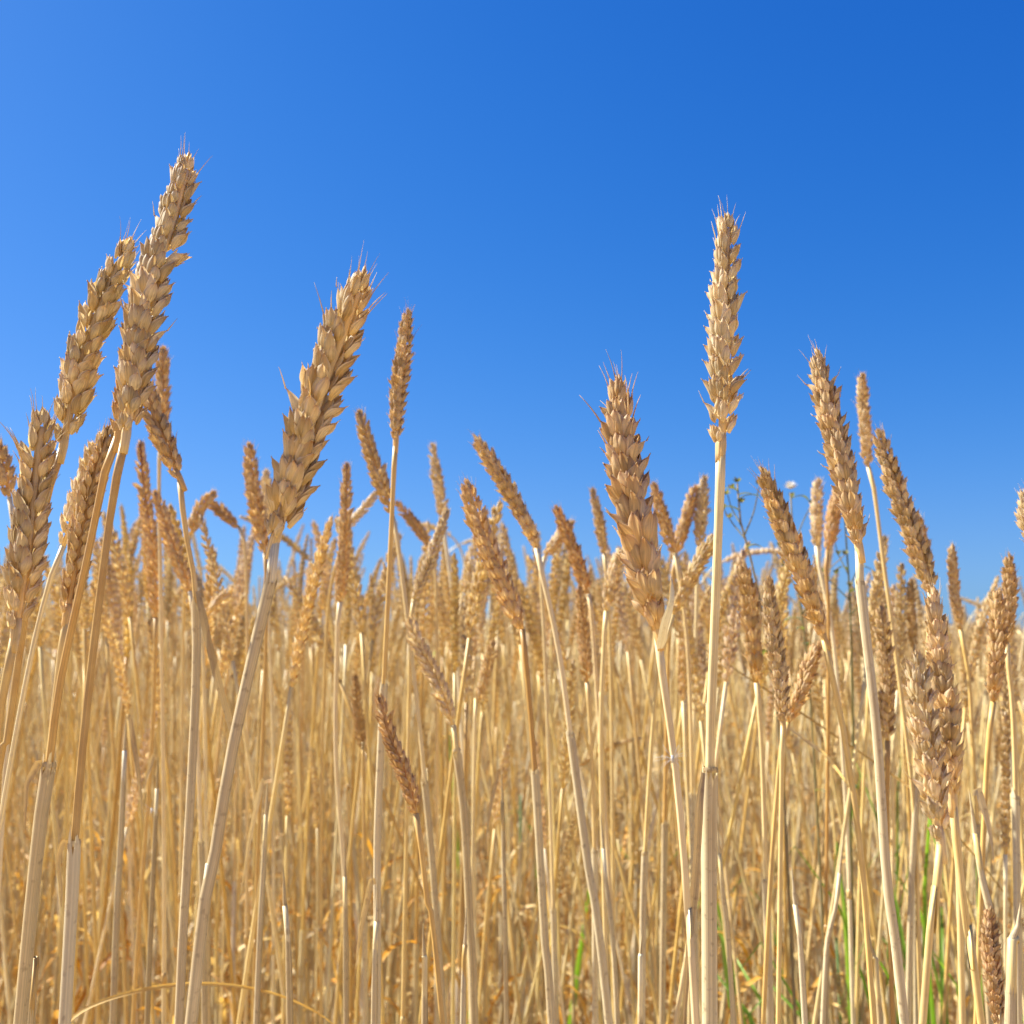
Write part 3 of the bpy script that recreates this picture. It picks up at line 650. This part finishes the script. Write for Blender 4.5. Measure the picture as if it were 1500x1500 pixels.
# stuff copies of the archetypes: not linked to the scene, used as sources only
src_near = D.collections.new('wheat_sources'); src_far = D.collections.new('wheat_patch_sources')
LOW = []
for i in range(16):
    a, b, c, top, P, bow, az, _ = archetype(i, 0)
    mb = MB(); mb.add(a.flat()); mb.add(c.flat()); b.flat(); b.m[0] = b.m[0] * 0 + 3; mb.add(b); mb.flat()
    LOW.append((mb, top)); o = D.objects.new('wheat_source_%02d' % i, mb.mesh('wheat', [M_STEM, M_SHEATH, M_LEAF, M_EAR])); src_near.objects.link(o)
def simple_stalk(mb, x, y, h, rnd):
    lx, ly = rnd.gauss(0, .05), rnd.gauss(0, .05)
    S = np.array([(x - lx, y - ly, .35), (x - lx * .3, y - ly * .3, h - .3), (x, y, h - .08)])
    tube(mb, S, .0015, 3, 0, cap=False, u2=(rnd.random(), rnd.random()))
    dx, dy = rnd.gauss(0, .02), rnd.gauss(0, .02); t = np.linspace(0, 1, 6)
    E = np.stack([x + dx * t**1.5, y + dy * t**1.5, h - .08 + .085 * t], 1)
    tube(mb, E, np.array((.002, .0048, .0052, .0050, .0038, .0008)), 5, 3, cap=False, u2=(rnd.random(), rnd.random()))
for i in range(6):
    mb = MB(); rnd = random.Random(900 + i)
    for k in range(34): simple_stalk(mb, rnd.uniform(-.25, .25), rnd.uniform(-.25, .25), rnd.gauss(.925, .04), rnd)
    o = D.objects.new('patch_source_%02d' % i, mb.mesh('wheat_patch', [M_STEM, M_SHEATH, M_LEAF, M_EAR])); src_far.objects.link(o)

def scatter(name, pts, rots, scls, idxs, coll, label, cat):
    me = D.meshes.new(name); n = len(pts)
    me.vertices.add(n); me.vertices.foreach_set('co', np.array(pts, np.float32).ravel())
    a = me.attributes.new('rot', 'FLOAT_VECTOR', 'POINT'); a.data.foreach_set('vector', np.array(rots, np.float32).ravel())
    a = me.attributes.new('scl', 'FLOAT', 'POINT'); a.data.foreach_set('value', np.array(scls, np.float32))
    a = me.attributes.new('idx', 'INT', 'POINT'); a.data.foreach_set('value', np.array(idxs, np.int32))
    o = link(name, me); o['kind'] = 'stuff'; o['label'] = label; o['category'] = cat
    ng = D.node_groups.new(name, 'GeometryNodeTree')
    ng.interface.new_socket('Geometry', in_out='INPUT', socket_type='NodeSocketGeometry')
    ng.interface.new_socket('Geometry', in_out='OUTPUT', socket_type='NodeSocketGeometry')
    N = ng.nodes; gi = N.new('NodeGroupInput'); go_ = N.new('NodeGroupOutput')
    ci = N.new('GeometryNodeCollectionInfo'); ci.inputs[0].default_value = coll; ci.inputs['Separate Children'].default_value = True; ci.inputs['Reset Children'].default_value = True
    ip = N.new('GeometryNodeInstanceOnPoints'); ip.inputs['Pick Instance'].default_value = True
    def attr(nm, ty):
        q = N.new('GeometryNodeInputNamedAttribute'); q.data_type = ty; q.inputs[0].default_value = nm; return q.outputs['Attribute']
    e2r = N.new('FunctionNodeEulerToRotation'); Lk = ng.links.new
    Lk(gi.outputs[0], ip.inputs['Points']); Lk(ci.outputs[0], ip.inputs['Instance'])
    Lk(attr('idx', 'INT'), ip.inputs['Instance Index']); Lk(attr('rot', 'FLOAT_VECTOR'), e2r.inputs[0]); Lk(e2r.outputs[0], ip.inputs['Rotation'])
    Lk(attr('scl', 'FLOAT'), ip.inputs['Scale']); Lk(ip.outputs[0], go_.inputs[0])
    md = o.modifiers.new('scatter', 'NODES'); md.node_group = ng
    return o

# ------------------------------------------------------------------ the crowd
def tip_height(x, Y, rnd):
    xp = 750 + FPX * x / Y
    mean = .094 + .016 * min(1, max(0, Y - 1.2)) if xp < 1100 else .094 - .066 * min(1, (xp - 1100) / 250)
    h = rnd.gauss(mean, .042)
    if rnd.random() < .17: h -= rnd.uniform(.03, .22)
    cap = (HORIZON - (735 if xp < 700 else (770 if xp < 1200 else 840))) / FPX * Y
    return CAM_H + min(h, cap - rnd.uniform(0, .02))
pts = []
rc = random.Random(5)
def fill(Y0, Y1, dens, side):
    cell = 1 / math.sqrt(dens); y = Y0
    while y < Y1:
        half = .60 * y + side; x = -half
        while x < half:
            pts.append((x + rc.uniform(0, cell), y + rc.uniform(0, cell))); x += cell
        y += cell
fill(.64, 1.5, 360, .30); fill(1.5, 3.2, 270, .4); fill(3.2, 8.0, 160, .8)
items = []
for x, Y in pts:
    k = rc.randrange(16)
    while ARCH[k][5] > .7 and (Y < 1.0 or rc.random() < .4): k = rc.randrange(16)
    tl = (rc.gauss(0, .05), rc.gauss(0, .065) - x / max(Y, 1) * .05)
    items.append((x, Y, k, rc.uniform(0, 6.28), tl, tip_height(x, Y, rc) / ARCH[k][3]))
items.sort(key=lambda q: q[1])
N_IND = 300 - 17 - len(soft)
ind, rest = [], []
for it in items:
    x, Y, k, rz, tl, sc = it
    M = Matrix.Translation((x, Y, 0)) @ (Matrix.Rotation(rz, 4, 'Z') @ Matrix.Rotation(tl[1], 4, 'Y') @ Matrix.Rotation(tl[0], 4, 'X'))
    # same order as an XYZ Euler
    P = ARCH[k][4] * sc
    a = px(M @ Vector(P[-1])); b = px(M @ Vector(P[0]))
    if len(ind) < N_IND and -5 < a[0] < 1505 and -5 < b[0] < 1505 and Y < 1.6: ind.append((it, a, b))
    else: rest.append(it)
marks = [(0, 'photo edge'), (130, 'twin sheathed stems'), (290, 'grey leaf sheath'), (390, 'leaning thick stem'), (570, 'slim long stem'), (690, 'low pale ear'), (800, 'bushy nodding ear'),
         (965, 'orange-brown ear'), (1050, 'thick pale stem'), (1145, 'pale V pair'), (1265, 'dense braided ear'), (1385, 'lowest big ear'), (1501, 'far photo edge')]
ordn = ['highest', 'second highest', 'third highest', 'fourth highest', 'fifth highest', 'sixth highest', 'seventh highest', 'eighth highest', 'ninth highest', 'tenth highest', 'eleventh highest',
        'twelfth highest', 'thirteenth highest', 'fourteenth highest', 'fifteenth highest']
cls = {}
for j, (it, a, b) in enumerate(ind):
    r_ = max(q for q in range(len(marks) - 1) if marks[q][0] <= max(0, a[0]))
    dx = (a[0] - b[0]) / max(1, abs(a[1] - b[1]))
    if a[1] > b[1] - 12: ps = 'bent-over'
    elif abs(dx) < .18: ps = 'upright'
    elif abs(dx) < .6: ps = 'tilted'
    else: ps = 'nodding'
    cls.setdefault((r_, ps), []).append((a[1], j))
labels = {}
for (r_, ps), lst in cls.items():
    lst.sort()
    for n, (_, j) in enumerate(lst):
        labels[j] = '%s %s ear between %s and %s' % (ordn[min(n, 14)], 'blurred ' + ps, marks[r_][1], marks[r_ + 1][1].replace('far ', ''))
for j, (it, a, b) in enumerate(ind):
    x, Y, k, rz, tl, sc = it
    v = rc.uniform(.94, 1.14); wv = rc.uniform(.84, 1.06) if x > .2 else rc.uniform(.76, 1.0)
    if rc.random() < .12: v, wv = 1.12, 1.2
    crowd_stalk(k, (x, Y, 0), rz, tl, sc, (v, v * (.90 + .1 * wv), v * wv), labels[j], 'wheat stalks crowding behind the front row')
scatter('wheat_field', [(q[0], q[1], 0) for q in rest], [(q[4][0], q[4][1], q[3]) for q in rest], [q[5] for q in rest], [q[2] for q in rest], src_near,
        'blurred mass of ripe wheat filling the field behind', 'wheat')
fp = []; y = 7.8
while y < 60:
    half = .62 * y + 1.5; x = -half; c = .42 if y < 20 else .6
    while x < half:
        fp.append((x + rc.uniform(-.1, .1), y + rc.uniform(-.1, .1))); x += c
    y += c if y < 14 else c * 2
scatter('distant_wheat', [(p[0], p[1], 0) for p in fp], [(0, 0, rc.uniform(0, 6.28)) for p in fp], [rc.gauss(1.0, .02) for p in fp], [rc.randrange(6) for p in fp], src_far,
        'distant wheat merging at the horizon', 'wheat')

# litter: dead leaves and bits of straw between the stems
src_lit = D.collections.new('litter_sources')
for i in range(6):
    rnd = random.Random(40 + i); random.seed(40 + i); mb = MB()
    for k in range(7):
        p = (rnd.gauss(0, .03), rnd.gauss(0, .03), rnd.uniform(0, .03)); a2 = rnd.uniform(0, 6.28)
        C_ = leaf_curve(p, (math.cos(a2), math.sin(a2), rnd.uniform(0, 2.5)), 10, rnd.uniform(.08, .26), rnd.uniform(.15, .45))
        C_[:, 2] = np.maximum(C_[:, 2], .004)
        ribbon(mb, C_, blade_w(11, rnd.uniform(.004, .009)), (.2, .1, 1), 2, twist=rnd.uniform(-4, 4), fold=.4, nu=3)
    for k in range(3):
        a2 = rnd.uniform(0, 6.28); p = np.array((rnd.gauss(0, .03), rnd.gauss(0, .03), .006)); d = np.array((math.cos(a2), math.sin(a2), rnd.uniform(0, 1.2)))
        tube(mb, [p, p + d * .05, p + d * .11], .0017, 5, 0)
    o = D.objects.new('litter_source_%02d' % i, mb.mesh('litter', [M_STEM, M_SHEATH, M_LEAF])); src_lit.objects.link(o)
lp = []
for q in range(9000):
    Y = .35 + 5.6 * rc.random()**.75; lp.append((rc.uniform(-1, 1) * (.6 * Y + .4), Y))
scatter('straw_litter', [(p[0], p[1], .0) for p in lp], [(0, 0, rc.uniform(0, 6.28)) for p in lp], [rc.uniform(.7, 1.5) for p in lp], [rc.randrange(6) for p in lp], src_lit,
        'dry fallen leaves and straw between the stems', 'straw litter')

# ------------------------------------------------------------------ weeds and small things
def stemlet(mb, pts, r0, r1, mat=0, n=16):
    C, _ = resample(pts, n); tube(mb, C, np.linspace(r0, r1, n), 6, mat); return C
def weed(name, Yd, main, twigs, buds, flower, label):
    foot = at(main[-1][0], main[-1][1], Yd); foot = np.array((foot[0] + .01, Yd, 0))
    r = root(name, foot, label, 'weed')
    mb = MB(); stemlet(mb, [at(x, y, Yd) for x, y in main] + [foot * .5 + at(*main[-1], Yd) * .5, foot], .0006, .0017, n=40)
    for tw in twigs: stemlet(mb, [at(x, y, Yd + .01 * (k % 2)) for k, (x, y) in enumerate(tw)], .0006, .0003)
    link('stem', mb.mesh('stem', [M_GREEN], foot), r, (2.2, .95, 2.6))
    mb = MB()
    for x, y in buds:
        p = at(x, y, Yd + random.uniform(-.006, .006))
        mb = MB()
        for q in range(5):
            a = q * 1.26; M = tr(*p) @ rot('Z', a) @ rot('Y', random.uniform(.3, 1.0))
            husk(mb, M, .004, .0022, .0008, 5, 4, 1.3)
        link('bud', mb.mesh('bud', [M_GREEN], foot), r, (2.0, .9, 2.4))
    mb = MB()
    for k in range(6):                                  # narrow leaves up the stem
        i = random.randrange(len(main) - 1); f = random.random()
        x = main[i][0] * (1 - f) + main[i + 1][0] * f; y = main[i][1] * (1 - f) + main[i + 1][1] * f
        p = at(x, y, Yd); a = random.uniform(0, 6.28)
        C_ = leaf_curve(p, (math.cos(a), math.sin(a), .8), 8, random.uniform(.010, .022), .18)
        mb = MB(); ribbon(mb, C_, blade_w(9, .004), (0.1, 0, 1), 0, fold=.3)
        link('leaf', mb.mesh('leaf', [M_GREEN], foot), r, (1.8, .9, 2.2))
    if flower:
        p = at(flower[0], flower[1], Yd); mb = MB()
        for k in range(34):
            a = k * 2.4; el = .35 + .9 * (k / 34); L_ = .0062
            M = tr(*p) @ rot('Z', a) @ rot('Y', math.pi / 2 - el); husk(mb, M, L_, .0017, .0003, 5, 4, 1.2)
        link('flower', mb.mesh('flower', [M_WHITE], foot), r)
    return r
weed('flowering_weed', .70, [(1158, 722), (1162, 790), (1172, 880), (1185, 1000), (1200, 1250)],
     [[(1162, 800), (1178, 760), (1190, 738)], [(1170, 870), (1150, 830), (1142, 800)], [(1175, 900), (1200, 850), (1240, 810)]],
     [(1190, 738), (1196, 790), (1142, 800), (1150, 830), (1238, 812), (1225, 840), (1160, 728)], (1158, 716), 'green weed with one small white flower rising behind the golden ears')
weed('budding_weed', .64, [(1080, 708), (1082, 740), (1086, 770), (1105, 840), (1125, 950), (1150, 1200)],
     [[(1086, 770), (1072, 745), (1066, 725)], [(1092, 790), (1072, 765), (1060, 745)], [(1090, 785), (1104, 750), (1112, 712)]],
     [(1080, 706), (1072, 716), (1064, 724), (1060, 746), (1068, 758), (1112, 710), (1086, 736)], None, 'thin branching weed with tiny buds against sky beside the thick pale stem')
weed('leafy_weed', .75, [(1234, 700), (1240, 800), (1246, 900), (1250, 1100), (1248, 1300)],
     [[(1242, 840), (1228, 812), (1222, 790)], [(1244, 860), (1262, 830), (1290, 842)], [(1246, 900), (1270, 880), (1295, 892)], [(1245, 880), (1215, 850), (1200, 838)]],
     [(1234, 715), (1228, 812), (1222, 790), (1262, 832), (1290, 842), (1296, 892), (1245, 858), (1212, 850), (1203, 838), (1272, 880)], None,
     'dark leafy weed behind the dense braided ear')
def grass_tuft(x, y, Yd, n, h, spread, label):
    p = at(x, y, Yd); foot = np.array((p[0], Yd, 0)); r = root('green_weed', foot, label, 'weed', 'green weeds among the stems')
    mb = MB()
    for k in range(n):
        a = random.uniform(0, 6.28); b = foot + np.array((random.gauss(0, spread), random.gauss(0, spread), 0)); hh = p[2] * random.uniform(.6, 1.05)
        ln = random.uniform(.07, .15)*h; top = b + np.array((math.cos(a) * ln, math.sin(a) * ln, hh))
        C_, _ = resample([b, b * .4 + top * .6 + np.array((0, 0, hh * .12)), top, top + np.array((math.cos(a) * .05, math.sin(a) * .05, -.04))], 14)
        mb = MB(); ribbon(mb, C_, blade_w(14, random.uniform(.005, .012)), (math.cos(a) * .3, -1, .4), 0, twist=random.uniform(-1, 1), fold=.35)
        link('leaf', mb.mesh('leaf', [M_GREEN], foot), r, (2.1, 1.7, 1.4))
    mb = MB(); tube(mb, [foot, foot + np.array((.003, 0, p[2] * .4)), foot + np.array((0, 0, p[2] * .75))], .0014, 6); link('stem', mb.mesh('stem', [M_GREEN], foot), r)
for a in [(1428, 1215, .80, 34, 1.0, .03, 'bright green grassy weed beside the lowest big ear'), (1335, 1360, .72, 26, 1.0, .03, 'green grassy weed low between two golden stems'),
          (1405, 1400, .56, 24, .8, .022, 'green weed at the very foot of the lowest big ear\'s stem'), (1215, 1110, 1.1, 6, .8, .02, 'dark green weed tuft behind the pale V pair'),
          (1195, 1430, .80, 4, .8, .015, 'faint green weed low beneath the pale V pair'), (1465, 1370, .85, 9, .8, .02, 'green weed beneath the overlapping pair'),
          (762, 965, 1.6, 3, 1, .03, 'tiny green weed glimpsed under the nodding pair')]:
    grass_tuft(*a)
def fluff(x, y, Yd, rad, n, label):
    p = at(x, y, Yd); mb = MB()
    for k in range(n):
        v = nrm(np.array((random.gauss(0, 1), random.gauss(0, .6), random.gauss(0, 1)))) * rad * random.uniform(.5, 1)
        tube(mb, [p, p + v * .5 + np.array((0, 0, rad * .05)), p + v], .00004, 3)
    tube(mb, [p - np.array((0, 0, .001)), p + np.array((0, 0, .001))], .0004, 5)
    o = link('seed_fluff', mb.mesh('seed_fluff', [M_WHITE], p)); o.location = [float(c) for c in p]; o['label'] = label; o['category'] = 'seed fluff'
fluff(985, 1112, .285, .0062, 20, 'star of fine white seed hairs caught on the orange-brown ear\'s stem')
fluff(222, 1187, .50, .005, 18, 'small white seed tuft drifting beside the grey sheathed stem')
def loose_blade(pts, Yd, wpx, label, tone):
    C_, _ = resample([at(x, y, Yd + dy) for x, y, dy in pts], 40); b = C_[0]
    mb = MB(); ribbon(mb, C_, wpx * Yd / FPX * (1 - np.linspace(0, 1, 40)**2 * .8), (0, -.5, 1), 0, twist=1.5, fold=.3)
    o = link('dry_grass_blade', mb.mesh('dry_grass_blade', [M_LEAF], b), None, tone); o.location = [float(c) for c in b]; o['label'] = label; o['category'] = 'grass blade'
loose_blade([(60, 1560, 0), (110, 1488, 0), (200, 1452, .01), (300, 1441, .02), (400, 1455, .02), (478, 1492, .02), (520, 1540, .02)], .50, 6, 'arching dry grass blade low across the leaning thick stem', (1.1, 1.1, .9))
loose_blade([(1000, 930, .10), (1300, 1130, .05), (1380, 1200, 0), (1480, 1320, 0), (1520, 1400, 0)], .62, 4, 'dark thin blade slanting behind the lowest big ear', (.6, .6, .6))
loose_blade([(1150, 1062, 0), (1180, 1085, 0), (1210, 1108, 0), (1250, 1160, .02)], .52, 7, 'pale short blade slanting out from the V pair\'s foot', (1.2, 1.25, 1.3))
